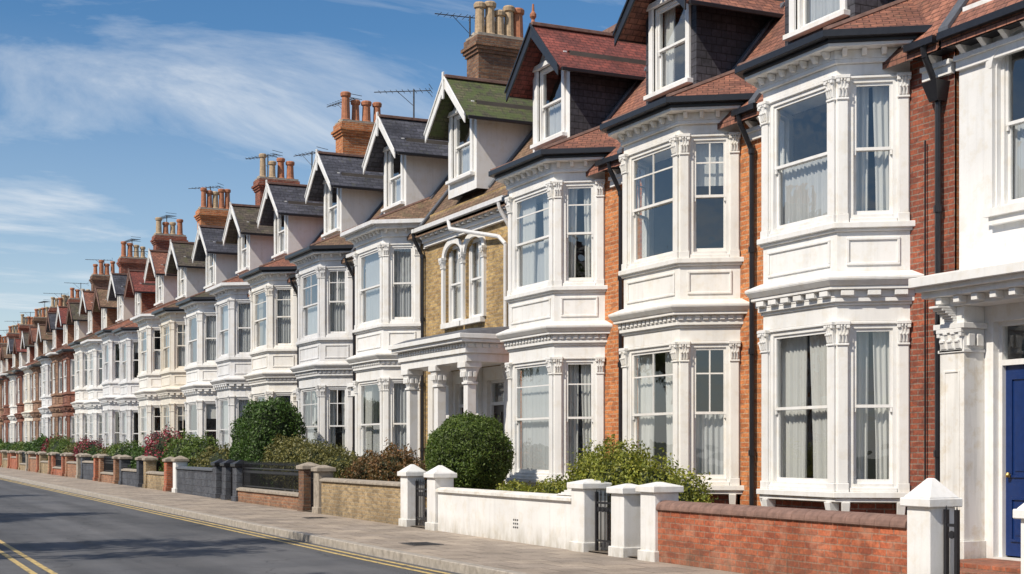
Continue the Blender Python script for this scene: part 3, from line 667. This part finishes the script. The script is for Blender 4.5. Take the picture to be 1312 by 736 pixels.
# ---- flat-fronted yellow house with porch
def flat_house():
    t0 = 27.3; W = 5.1; rng = random.Random(77); P = new_parts(); emp = mk_empty('terraced_house', XW, t0)
    st = style(brick=MT['yellow_brick'], roof=MT['tile_brown'], droof=MT['tile_green'], barge=MT['white'], fascia=MT['offwhite'])
    w = MT['white']; ops = [(1.75, 2.75, 4.45, 6.3, .28), (2.95, 3.95, 4.45, 6.3, .28), (.55, 1.6, .15, 3.0, 0), (2.35, 3.4, .15, 3.0, 0), (4.0, 4.8, 1.0, 3.0, 0)]
    wall_open(P['walls'], 0, W, 3.3, EZ-.4, [ops[0], ops[1]], st['brick']); wall_open(P['walls'], 0, W, 0, 3.3, ops[2:], MT['white2'])
    P['walls'].box(.3, 7, .01, .03, 0, 7, st['brick']); P['walls'].box(.3, 7, W-.03, W-.01, 0, 7, st['brick']); P['walls'].box(.02, .4, 0.04, W-.04, 6.55, 7.2, st['brick'])
    for o in ops[:2]:
        fr = Fr((0.05, o[0]), (0.05, o[1])); window(P, fr, 0, o[1]-o[0], o[2], o[3], w, rng, 'v', 'both'); room(P, .25, 2.5, o[0]-.2, o[1]+.2, 4.2, 6.5)
        c = P['cornice']; c.box(-.12, .1, o[0]-.06, o[1]+.06, o[2]-.12, o[2]-.002, w)
        n = 14; ym = (o[0]+o[1])/2; r = .28; hw = (o[1]-o[0])/2
        def ap(i, e, x): a = math.pi*i/n; return (x, ym-math.cos(a)*(hw+e), o[3]-r+math.sin(a)*(r+e))
        for i in range(n):
            c.hexa([ap(i, .0, 0), ap(i, .0, -.06), ap(i+1, .0, -.06), ap(i+1, .0, 0), ap(i, .13, 0), ap(i, .13, -.06), ap(i+1, .13, -.06), ap(i+1, .13, 0)], w)
    c = P['cornice']
    for y in (1.62, 2.79, 3.97):
        fr = Fr((0, y), (0, y+.12)); fr.box(c, 0, .12, 0, .07, 4.45, 5.8, w); capital(c, fr, 0, .12, .07, 5.8, 6.02, w, True)
    c.box(-.1, 0, .0, W, 6.42, 6.52, w); c.box(-.16, 0, 0, W, 6.52, 6.6, w); c.box(-.3, 0, 0, W, 6.68, 6.76, w); c.box(-.36, -.28, 0, W, 6.762, 6.86, MT['offwhite'])
    for i in range(16):
        y = .16+i*.318; c.box(-.26, 0, y-.05, y+.05, 6.602, 6.678, w)
    add_door(P, .55, 1.6, .15, 3.0, MT['door_dark'])
    add_door(P, 2.35, 3.4, .15, 3.0, MT['door_dark'])
    fr = Fr((0.05, 4.0), (0.05, 4.8)); window(P, fr, 0, .8, 1.0, 3.0, w, rng, 'none', 'drapes'); room(P, .25, 2.5, 3.9, 4.95, .8, 3.2)
    p = P['porch']; xo = -1.15
    p.box(xo, -.003, .1, 3.95, 3.32, 3.5, w); p.box(xo-.05, -.003, .05, 4.0, 3.5, 3.72, w)
    for i in range(26):
        y = .1+i*.152; p.box(xo-.08, xo-.05, y, y+.09, 3.62, 3.7, w)
    for i in range(7):
        x = xo+i*.17; p.box(x, x+.1, .02, .05, 3.62, 3.7, w)
    p.box(xo-.18, -.003, -.06, 4.1, 3.722, 3.8, w); p.box(xo-.24, -.003, -.1, 4.15, 3.8, 3.9, w); p.hexa([(xo-.2, -.08, 3.9), (-.003, -.08, 3.9), (-.003, 4.1, 3.9), (xo-.2, 4.1, 3.9), (xo+.1, .1, 4.02), (-.003, .1, 4.1), (-.003, 3.9, 4.1), (xo+.1, 3.9, 4.02)], MT['lead'])
    for y in (.2, 1.85, 3.55):
        x = xo+.05; h_ = .22
        p.box(x, x+h_+.04, y, y+.27, .1, .75, w); p.box(x-.03, x+h_+.07, y-.03, y+.3, .75, .83, w); p.box(x+.03, x+h_+.01, y+.03, y+.24, .83, 2.85, w)
        p.box(x+.0, x+h_+.04, y-.0, y+.27, 2.85, 2.9, w); p.hexa([(x+.03, y+.03, 2.9), (x+h_, y+.03, 2.9), (x+h_, y+.24, 2.9), (x+.03, y+.24, 2.9), (x-.04, y-.04, 3.2), (x+h_+.07, y-.04, 3.2), (x+h_+.07, y+.31, 3.2), (x-.04, y+.31, 3.2)], w)
        p.box(x-.07, x+h_+.1, y-.07, y+.34, 3.2, 3.32, w)
        for k in range(3): p.box(x-.05, x-.0, y+.01+k*.09, y+.07+k*.09, 3.0, 3.12, w)
        for k in range(2): p.box(x+.03+k*.11, x+.1+k*.11, y-.05, y-.0, 3.0, 3.12, w)
        fr = Fr((0, y), (0, y+.3)); fr.box(p, 0, .3, 0, .1, .1, 3.0, w); capital(p, fr, 0, .3, .1, 3.0, 3.3, w, True)
    p.box(xo-.3, -.003, .15, 3.9, 0, .1, MT['stone'])
    main_roof(P, W, st); add_dormer(P, 2.75, st, rng)
    pipe(P['drainpipe'], [(-.34, 3.0, 6.75), (-.34, 2.9, 6.55), (-.1, .75, 6.1), (-.08, .45, 5.9), (-.08, .45, 4.1)], .045, MT['offwhite'])
    pipe(P['drainpipe'], [(-.34, .25, 6.75), (-.3, .25, 6.6), (-.08, .2, 6.2), (-.08, .2, 4.1)], .045, MT['offwhite'])
    finish(P, emp, True)
flat_house()

# ---- white rendered house with blue door
def white_house(t0, W, seed):
    rng = random.Random(seed); P = new_parts(); emp = mk_empty('terraced_house', XW, t0)
    st = style(brick=MT['render'], roof=MT['tile_red'], droof=MT['tile_red'], barge=MT['black'], cheek=MT['cheek'])
    w = MT['white']; e = W
    ops = [(e-1.85, e-.66, 4.5, 6.62, .35), (e-1.72, e-.6, .15, 3.1, 0), (.7, 2.2, 1.0, 3.1, 0), (.7, 1.9, 4.5, 6.62, .35)]
    wall_open(P['walls'], 0, W, 0, EZ-.3, ops, MT['render'])
    P['walls'].box(.3, 7, .01, .03, 0, 7, MT['render']); P['walls'].box(.02, 7, W-.03, W-.012, 0, 7, MT['render']); P['walls'].box(.02, .4, .04, W-.04, 6.7, 7.2, MT['render'])
    c = P['cornice']
    for o in (ops[0], ops[3]):
        fr = Fr((0.05, o[0]), (0.05, o[1])); window(P, fr, 0, o[1]-o[0], o[2], o[3], w, rng, 'none', 'half'); room(P, .25, 2.5, o[0]-.2, o[1]+.2, 4.2, 6.68)
        c.box(-.14, .1, o[0]-.1, o[1]+.1, o[2]-.1, o[2]-.002, w); c.box(-.09, -.002, o[0]-.05, o[1]+.05, o[2]-.2, o[2]-.1, w)
        n = 16; ym = (o[0]+o[1])/2; r = .35; hw = (o[1]-o[0])/2
        def ap(i, ee, x): a = math.pi*i/n; return (x, ym-math.cos(a)*(hw+ee), o[3]-r+math.sin(a)*(r+ee))
        for i in range(n): c.hexa([ap(i, .02, 0), ap(i, .02, -.07), ap(i+1, .02, -.07), ap(i+1, .02, 0), ap(i, .15, 0), ap(i, .15, -.05), ap(i+1, .15, -.05), ap(i+1, .15, 0)], w)
        for y in (o[0]-.15, o[1]+.02): c.box(-.06, -.0, y, y+.13, o[2], o[3]-r, w)
    o = ops[2]; fr = Fr((0.05, o[0]), (0.05, o[1])); window(P, fr, 0, 1.5, 1.0, 3.1, w, rng, 'none', 'net'); room(P, .25, 2.5, .6, 2.3, .8, 3.2)
    add_door(P, e-1.72, e-.6, .15, 3.1, MT['door_blue'])
    p = P['porch']; xo = -.34; ro = MT['render_old']
    for ya in (e-.45, e-2.35):
        yb = ya+.43
        p.box(xo-.03, -.003, ya-.03, yb+.03, .0, .35, ro); p.box(xo, -.003, ya, yb, .35, 2.72, ro)
        fr = Fr((xo, ya), (xo, yb)); fr.box(p, .07, .1, 0, .012, .6, 2.5, ro); fr.box(p, .33, .36, 0, .012, .6, 2.5, ro); fr.box(p, .1, .33, 0, .012, 2.47, 2.5, ro); fr.box(p, .1, .33, 0, .012, .6, .63, ro)
        p.box(xo-.02, -.003, ya-.02, yb+.02, 2.72, 2.76, w); p.box(xo, -.003, ya, yb, 2.76, 3.02, w); p.box(xo-.06, -.003, ya-.06, yb+.06, 3.02, 3.09, w); p.box(xo-.0, -.003, ya, yb, 3.09, 3.3, w)
        capital(p, fr, .02, .41, .0, 2.76, 3.02, w, True)
        for k in range(2): p.box(xo+.04+.14*k, xo+.14+.14*k, ya-.05, ya-.002, 2.8, 2.95, w)
        for k in range(7):
            z = 3.09+k*.03; ext = .04+.26*(k/6)**1.6; p.box(xo-ext, xo-.001, ya+.13, ya+.3, z+.001, z+.03, w)
    ya, yb = e-2.4, e+.02
    p.box(xo-.05, -.003, ya, yb, 3.302, 3.42, w); p.box(xo-.22, -.003, ya-.1, yb+.06, 3.42, 3.5, w); p.box(xo-.3, -.003, ya-.15, yb+.09, 3.5, 3.56, w)
    p.box(xo-.38, -.003, ya-.2, yb+.12, 3.56, 3.68, w); p.hexa([(xo-.36, ya-.18, 3.68), (-.003, ya-.18, 3.68), (-.003, yb+.1, 3.68), (xo-.36, yb+.1, 3.68), (xo-.1, ya, 3.74), (-.003, ya, 3.8), (-.003, yb, 3.8), (xo-.1, yb, 3.74)], w)
    for i in range(8):
        y = ya-.02+i*.31; p.box(xo-.19, xo-.05, y, y+.1, 3.33, 3.418, w)
    p.box(xo-.5, -.003, e-1.9, e-.5, 0, .13, MT['wall_red']); p.box(xo-.85, xo-.5, e-1.9, e-.5, 0, .07, MT['wall_red'])
    wall_eaves(P, 0, W, st, True); main_roof(P, W, st); add_dormer(P, W/2-.6, st, rng)
    finish(P, emp, True)
white_house(9.0, 5.12, 5)
bay_house(4.2, 4.8, 1.2, 3.1, style(brick=MT['red_brick']), 9, False)

# houses across the street (seen in reflections, off to the left)
for i in range(12):
    t = -6+i*5.0
    s = style(brick=MT[['red_brick', 'orange_brick', 'brown_brick'][i % 3]], roof=MT[['tile_red', 'slate', 'tile_brown'][i % 3]], droof=MT['slate'])
    bay_house(t+5.0, 5.0, 1.1, 3.1, s, 200+i, False, True, x=-9.9, flip=True, chim=(i % 2 == 0))

# ------------------------------------------------------------------ ground sheets
def sheet(name, x0, x1, t0, t1, dz, mat, step=10):
    mb = MB(); ys = [t0]
    while ys[-1] < t1: ys.append(min(ys[-1]+step, t1))
    if t0 < 20 < t1: ys = sorted(set(ys+[20.0]))
    for a, b in zip(ys[:-1], ys[1:]): mb.face([(x0, a, gz(a)+dz), (x1, a, gz(a)+dz), (x1, b, gz(b)+dz), (x0, b, gz(b)+dz)], mat)
    return mb.build(name)
sheet('ground', -900, 900, -300, 1500, -.135, MT['earth'], 60)
sheet('road', -2.6, XK, -60, 400, -.125, MT['asphalt'], 10)
sheet('front_garden_ground', XG, XW+.1, -10, 170, .02, MT['soil'])
def strip_box(x0, x1, t0, t1, z0, z1, mat, step, gap=0.0):
    mb = MB(); t = t0
    while t < t1:
        e = min(t+step, t1)
        mb.hexa([(x0, t, gz(t)+z0), (x1, t, gz(t)+z0), (x1, e-gap, gz(e)+z0), (x0, e-gap, gz(e)+z0), (x0, t, gz(t)+z1), (x1, t, gz(t)+z1), (x1, e-gap, gz(e)+z1), (x0, e-gap, gz(e)+z1)], mat)
        t = e
    return mb
sheet('pavement', XK+.148, XG+.02, -30, 400, 0, MT['pave'], 10)
sheet('pavement', -9.8, -2.75, -60, 200, 0, MT['pave'], 10)
strip_box(XK, XK+.15, -20, 180, -.2, .006, MT['kerb'], .9, .008).build('kerb', bevel=.012)
strip_box(-2.75, -2.6, -20, 120, -.2, .006, MT['kerb'], .9, .008).build('kerb')
for x in (2.28, 2.52, XK-.42, XK-.22):
    sheet('yellow_road_line', x, x+.085, -20, 220, -.121, MT['yellow'])
def manhole(x, t, w, l):
    mb = MB(); z = gz(t)+.003
    mb.box(x, x+w, t, t+l, z, z+.004, MT['metal'])
    for i in range(7):
        for j in range(7): mb.box(x+.03+i*(w-.06)/7, x+.03+i*(w-.06)/7+.035, t+.03+j*(l-.06)/7, t+.03+j*(l-.06)/7+.035, z+.004, z+.008, MT['black'])
    mb.build('manhole_cover')
manhole(8.1, 20.6, .5, .7); manhole(9.0, 29, .45, .45)
g = MB(); g.box(XK-.42, XK-.02, 16, 16.5, -.124, -.116, MT['black'])
for i in range(6): g.box(XK-.4+i*.062, XK-.37+i*.062, 16.03, 16.47, -.116, -.110, MT['metal'])
g.build('drain_grate')

# ------------------------------------------------------------------ garden walls
def wall(t0, t1, h, mat, cop, style_='round', x=XG, th=.24, name='garden_wall', vents=False):
    mb = MB(); z0 = gz((t0+t1)/2)-.1; z1 = gz((t0+t1)/2)+h
    mb.box(x, x+th, t0, t1, z0, z1, mat)
    if style_ == 'round':
        n = 8; ring = [(x+th/2-math.cos(math.pi*i/n)*(th/2+.035), z1+math.sin(math.pi*i/n)*.1) for i in range(n+1)]+[(x+th+.035, z1-.03), (x-.035, z1-.03)]
        y = t0
        while y < t1-.01:
            e = min(y+.24, t1); r0 = [(a, y, b) for a, b in ring]; r1 = [(a, e-.006, b) for a, b in ring]; mb.loft([r1, r0], cop); y = e
    else:
        mb.box(x-.05, x+th+.05, t0, t1, z1+.001, z1+.05, cop); mb.hexa([(x-.05, t0, z1+.05), (x+th+.05, t0, z1+.05), (x+th+.05, t1, z1+.05), (x-.05, t1, z1+.05), (x+.06, t0, z1+.085), (x+th-.06, t0, z1+.085), (x+th-.06, t1, z1+.085), (x+.06, t1, z1+.085)], cop)
    if vents:
        for k in range(3):
            for j in range(3): mb.box(x-.004, x, t0+1.9+.07*j, t0+1.94+.07*j, z1-.5+.06*k, z1-.47+.06*k, MT['black'])
        for k in range(6):
            hh = .16*(1-k/6)**2; mb.box(x+.0, x+th, t0+.0+k*.1+.001, t0+(k+1)*.1, z1+.085, z1+.09+hh, mat)
    mb.build(name, bevel=.008 if t0 < 30 else 0)
def pier(t, h, mat, cap, w=.36, peak=.22, x=XG-.05):
    mb = MB(); z = gz(t); y0 = t-w/2; x1 = x+w
    mb.box(x, x1, y0, y0+w, z-.1, z+h, mat); mb.box(x-.03, x1+.03, y0-.03, y0+w+.03, z-.1, z+.14, mat)
    mb.box(x-.05, x1+.05, y0-.05, y0+w+.05, z+h, z+h+.09, cap)
    c = (x+w/2, t); e = .03
    mb.hexa([(x-.03, y0-.03, z+h+.09), (x1+.03, y0-.03, z+h+.09), (x1+.03, y0+w+.03, z+h+.09), (x-.03, y0+w+.03, z+h+.09), (c[0]-e, c[1]-e, z+h+.09+peak), (c[0]+e, c[1]-e, z+h+.09+peak), (c[0]+e, c[1]+e, z+h+.09+peak), (c[0]-e, c[1]+e, z+h+.09+peak)], cap)
    mb.build('gate_pier', bevel=.01)
def railing(t0, t1, z0, h, name, x=XG+.12):
    mb = MB(); g = gz((t0+t1)/2); k = MT['black']; fr = Fr((x, t0), (x, t1))
    for zz in (z0+.08, z0+h-.12): fr.box(mb, 0, fr.L, -.012, .012, g+zz, g+zz+.03, k)
    n = max(1, int(fr.L/.105))
    for i in range(n+1):
        q = fr.p(fr.L*i/n, 0, 0); a, t = q[0], q[1]
        mb.cyl((a, t, g+z0), (a, t, g+z0+h), .009, .009, 6, k); mb.cyl((a, t, g+z0+h), (a, t, g+z0+h+.09), .018, .002, 6, k)
        if i < n:
            mb.cyl((a-.008, t+fr.L/n/2, g+z0+h-.2), (a+.008, t+fr.L/n/2, g+z0+h-.2), .04, .04, 8, k)
    for u in (0, fr.L): fr.box(mb, u-.02, u+.02, -.02, .02, g, g+z0+h+.05, k)
    mb.build(name)
wall(11.42, 16.32, .72, MT['wall_red'], MT['coping_red'])
pier(11.2, .92, MT['render'], MT['render'], .34, .2)
wall(5, 9.4, .72, MT['render'], MT['render'], 'flat'); pier(9.66, .86, MT['render'], MT['render'], .34, .2)
railing(10.83, 10.98, .05, .8, 'iron_gate')
pier(16.5, .92, MT['render'], MT['render'], .38, .05); pier(17.32, .88, MT['render'], MT['render'], .36, .05)
railing(17.6, 18.22, .08, .75, 'iron_gate')
pier(18.5, .92, MT['render'], MT['render'], .4, .05)
wall(18.72, 24.0, .72, MT['render'], MT['render_old'], 'flat', vents=True)
pier(24.22, .96, MT['render'], MT['render'], .38, .14); pier(25.6, .96, MT['render'], MT['render'], .36, .14)
railing(24.5, 25.35, .08, .75, 'iron_gate')
wall(25.82, 30.9, .74, MT['wall_buff'], MT['stone'], 'flat'); pier(31.15, .95, MT['stone'], MT['stone'], .36, .06)
railing(31.4, 32.0, .08, .8, 'iron_gate'); pier(32.3, .98, MT['brown_brick'], MT['stone'], .4, .08)
wall(32.52, 38.3, .32, MT['wall_orange'], MT['stone'], 'flat'); railing(32.6, 38.2, .36, .68, 'iron_railing')
for q in (38.5, 39.7, 40.8): pier(q, .95, MT['wall_grey'], MT['black'], .4, .1)
railing(38.75, 39.45, .08, .8, 'iron_gate')
wall(41.05, 46.0, .78, MT['wall_grey'], MT['lead'], 'flat'); pier(46.2, 1.0, MT['render'], MT['stone'], .4, .1)
rw = random.Random(4); t = 47.6; q = 0
while t < 150:
    m = rw.choice(['wall_orange', 'wall_buff', 'wall_red', 'wall_grey', 'wall_orange', 'wall_buff']); pier(t, .98, MT[rw.choice(['wall_orange', 'stone', 'wall_red', 'wall_grey'])], MT['stone'], .38, .08)
    if q % 3 == 2: wall(t+.2, t+3.3, .34, MT[m], MT['stone'], 'flat'); railing(t+.25, t+3.25, .38, .62, 'iron_railing')
    else: wall(t+.2, t+3.3, rw.uniform(.5, .8), MT[m], MT['stone'], 'flat')
    pier(t+3.5, .98, MT[m], MT['stone'], .38, .08)
    t += 4.8; q += 1

# ------------------------------------------------------------------ vegetation
def leaf_cloud(blobs, n, size, seed, shell=.3, rough=.12, power=2.0, nf=2.2, stray=.012):
    rs = np.random.RandomState(seed); wts = np.array([b[3]*b[4]+b[4]*b[5]+b[3]*b[5] for b in blobs]); wts = wts/wts.sum()
    idx = rs.choice(len(blobs), n, p=wts); D = rs.normal(size=(n, 3)); D /= np.linalg.norm(D, axis=1)[:, None]
    B = np.array(blobs)[idx]; q = (np.abs(D)**power).sum(1)**(-1/power)
    nz = np.array([noise.noise(Vector(d*nf+b[:3]*3))+.5*noise.noise(Vector(d*6+b[:3])) for d, b in zip(D, B)])
    r = q*(1+rough*nz*1.6)*(1-shell*rs.rand(n)**2)+rs.exponential(stray, n)
    C = B[:, :3]+D*r[:, None]*B[:, 3:6]
    Nn = D*.7+rs.normal(size=(n, 3))*.6; Nn /= np.linalg.norm(Nn, axis=1)[:, None]
    A = np.cross(Nn, rs.normal(size=(n, 3))); A /= np.linalg.norm(A, axis=1)[:, None]; E = np.cross(Nn, A)
    s = (size*rs.uniform(.6, 1.35, n))[:, None]
    V = np.stack([C-A*s, C-E*s*.5+Nn*s*.12, C+A*s, C+E*s*.5+Nn*s*.12], 1).reshape(-1, 3)
    return V, np.arange(n*4).reshape(n, 4)
def mesh_from(name, V, F, mat, parent=None):
    me = bpy.data.meshes.new(name); me.from_pydata(V.tolist(), [], F.tolist()); me.materials.append(mat); me.update()
    ob = bpy.data.objects.new(name, me); sc.collection.objects.link(ob); ob.parent = parent; return ob
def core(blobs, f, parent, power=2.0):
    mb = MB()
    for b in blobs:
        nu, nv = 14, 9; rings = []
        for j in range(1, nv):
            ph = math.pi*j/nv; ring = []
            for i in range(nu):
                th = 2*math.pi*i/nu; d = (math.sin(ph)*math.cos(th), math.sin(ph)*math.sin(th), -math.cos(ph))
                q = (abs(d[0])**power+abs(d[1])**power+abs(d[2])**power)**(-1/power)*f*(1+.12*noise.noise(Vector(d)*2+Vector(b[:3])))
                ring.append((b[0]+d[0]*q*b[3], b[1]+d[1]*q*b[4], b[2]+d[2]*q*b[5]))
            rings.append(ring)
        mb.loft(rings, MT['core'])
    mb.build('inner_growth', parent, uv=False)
def shrub(name, blobs, n, size, kind, seed, cf=.82, **kw):
    e = bpy.data.objects.new(name, None); sc.collection.objects.link(e); e.empty_display_size = .2
    V, F = leaf_cloud(blobs, n, size, seed, **kw); mesh_from('foliage', V, F, LEAF[kind], e)
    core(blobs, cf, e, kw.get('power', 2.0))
    b = blobs[0]; s = MB(); s.cyl((b[0], b[1], gz(b[1])-.05), (b[0], b[1], b[2]), .05, .04, 7, MT['bark'])
    for k in range(4): s.cyl((b[0], b[1], gz(b[1])+.1), (b[0]+math.cos(k*1.7)*b[3]*.5, b[1]+math.sin(k*1.7)*b[4]*.5, b[2]), .025, .012, 5, MT['bark'])
    s.build('stems', e, uv=False); return e
shrub('topiary_bush', [(11.0, 25.1, 1.38, .8, .8, .76)], 30000, .024, 'mid', 1, .92, shell=.12, rough=.07, power=2.1, stray=.02)
shrub('garden_bush', [(10.75, 19.2, 1.02, .45, .6, .5), (10.6, 18.5, 1.1, .4, .45, .42), (10.8, 17.9, .92, .4, .5, .4), (10.7, 17.0, .8, .35, .45, .33), (10.75, 19.8, .85, .4, .45, .5)], 26000, .028, 'lime', 2, .7, shell=.45, rough=.4, stray=.07)
shrub('low_shrub', [(11.0, 21.5, .68, .35, .7, .3), (10.9, 22.8, .65, .3, .6, .25)], 7000, .03, 'lime', 3, .75, rough=.3, stray=.05)
shrub('garden_bush', [(10.9, 28.9, .98, .5, .7, .5), (10.8, 30.0, .93, .45, .6, .45), (11.1, 28.1, .85, .4, .4, .4)], 14000, .034, 'rust', 4, .75, shell=.4, rough=.35, stray=.06)
shrub('garden_bush', [(10.9, 32.6, .98, .5, .9, .5), (10.9, 34.2, 1.05, .5, .9, .55)], 12000, .036, 'olive', 5, .78, shell=.35, rough=.3, stray=.05)
shrub('garden_bush', [(10.9, 35.8, 1.12, .55, .9, .6), (10.9, 37.2, 1.15, .5, .8, .6)], 12000, .038, 'olive', 6, .78, shell=.35, rough=.25, stray=.04)
shrub('tall_hedge', [(11.0, 38.9, 1.6, .75, .95, 1.22), (11.1, 40.7, 1.3, .7, 1.0, 1.15)], 34000, .042, 'dark', 7, .9, shell=.2, rough=.12, power=3.8, stray=.02)
rb = random.Random(8); t = 43.4; i = 0
kinds = ['olive', 'mid', 'mid', 'red', 'dark', 'dark', 'mid', 'olive', 'dark', 'red']
while t < 135:
    k = kinds[i % len(kinds)] if t < 90 else rb.choice(['dark', 'mid']); h = rb.uniform(.68, .95)
    if i == 3: h = 1.0; k = 'red'
    g = gz(t); r = rb.uniform(.8, 1.1)
    shrub('garden_bush' if i % 3 else 'clipped_hedge', [(10.8, t, g+h*.98, .6, r, h), (10.7, t+r*1.25, g+h*.85, .5, r*.85, h*.9)], 6000 if t < 80 else 2500, .05 if t < 80 else .09, k, 30+i, .85, shell=.3, rough=.25, power=2.8 if i % 3 == 0 else 2.0, stray=.04)
    t += rb.uniform(2.4, 3.6); i += 1

def tree(x, y, h, r, seed):
    rg = random.Random(seed); e = bpy.data.objects.new('street_tree', None); sc.collection.objects.link(e)
    mb = MB(); th = h*.45; mb.cyl((x, y, -.1), (x+.1, y, th), .2, .14, 10, MT['bark']); bl = []
    for k in range(11):
        a = k*2.4; rr = r*rg.uniform(.35, .85); z = th+rg.uniform(.1, 1)*(h-th-.6); q = (x+math.cos(a)*rr, y+math.sin(a)*rr, z)
        m = ((x+q[0])/2, (y+q[1])/2, th+(z-th)*.35+.2); mb.cyl((x+.1, y, th*rg.uniform(.8, 1)), m, .09, .06, 6, MT['bark']); mb.cyl(m, q, .06, .02, 6, MT['bark'])
        s = r*rg.uniform(.24, .38); bl.append((q[0], q[1], q[2], s, s, s*.8))
    bl.append((x, y, h-.6, r*.35, r*.35, r*.3)); mb.build('trunk_and_limbs', e, uv=False)
    V, F = leaf_cloud(bl, 6000, .1, seed, shell=.75, rough=.5); mesh_from('crown', V, F, LEAF['mid'], e)
for (x, y, h, r, s) in ((-4.2, 14.5, 9.6, 2.3, 1), (-4.4, 21.5, 10.2, 2.3, 2), (-4.2, 33, 9.2, 2.4, 3), (-4.3, 46, 9, 2.4, 4), (-4.2, 6, 8.5, 2.2, 5), (-4.2, 62, 9, 2.4, 6)):
    tree(x, y, h, r, s)

# ------------------------------------------------------------------ light
EL = math.radians(44); AZ = math.radians(255)   # compass from +Y clockwise
sd = Vector((math.sin(AZ)*math.cos(EL), math.cos(AZ)*math.cos(EL), math.sin(EL)))
ld = bpy.data.lights.new('sun', 'SUN'); ld.energy = 4.9; ld.angle = math.radians(.5); ld.color = (1, .91, .78)
lo = bpy.data.objects.new('sun', ld); sc.collection.objects.link(lo); lo.rotation_euler = (-sd).to_track_quat('-Z', 'Y').to_euler()
w = bpy.data.worlds.new('World'); sc.world = w; w.use_nodes = True; nt = w.node_tree
bg = nt.nodes['Background']; bg.inputs[1].default_value = .1
sky = N(nt, 'ShaderNodeTexSky', sky_type='NISHITA'); sky.sun_disc = False; sky.sun_elevation = EL; sky.sun_rotation = AZ
sky.air_density = 1.0; sky.dust_density = .3; sky.ozone_density = 3.0
hs = N(nt, 'ShaderNodeHueSaturation'); hs.inputs['Saturation'].default_value = 1.25; hs.inputs['Value'].default_value = 1.1; L(nt, sky.outputs[0], hs.inputs['Color'])
tc = N(nt, 'ShaderNodeTexCoord'); sx = N(nt, 'ShaderNodeSeparateXYZ'); L(nt, tc.outputs['Generated'], sx.inputs[0])
den = math_n(nt, 'ADD', sx.outputs[2], .22)
cmb = N(nt, 'ShaderNodeCombineXYZ')
for i in (0, 1): L(nt, math_n(nt, 'DIVIDE', sx.outputs[i], den), cmb.inputs[i])
mp = N(nt, 'ShaderNodeMapping'); mp.inputs['Rotation'].default_value = (0, 0, .5); mp.inputs['Scale'].default_value = (.9, 2.0, 1); mp.inputs['Location'].default_value = (1.7, .6, 0); L(nt, cmb.outputs[0], mp.inputs[0])
n1 = N(nt, 'ShaderNodeTexNoise'); n1.inputs['Scale'].default_value = 1.0; n1.inputs['Detail'].default_value = 12; n1.inputs['Roughness'].default_value = .62; n1.inputs['Distortion'].default_value = .8; L(nt, mp.outputs[0], n1.inputs[0])
cf = ramp(nt, n1.outputs['Fac'], [(0.46, 0.0), (0.57, 0.35), (0.67, 0.9)])
hz = ramp(nt, sx.outputs[2], [(0.0, 0.62), (0.14, 0.2), (0.28, 0.0)])
ad = math_n(nt, 'MAXIMUM', cf, hz)
c = mul(nt, hs.outputs[0], (8.2, 8.6, 9.0), ad, 'MIX')
L(nt, c, bg.inputs[0])

# ------------------------------------------------------------------ camera
cd = bpy.data.cameras.new('camera'); co = bpy.data.objects.new('camera', cd); sc.collection.objects.link(co)
cd.lens = 50; cd.sensor_width = 36; cd.shift_y = (576-368)/1312; cd.clip_end = 4000; cd.clip_start = .05
co.location = (0, 0, 1.5); co.rotation_euler = (math.radians(90), 0, math.radians(-25.4)); sc.camera = co
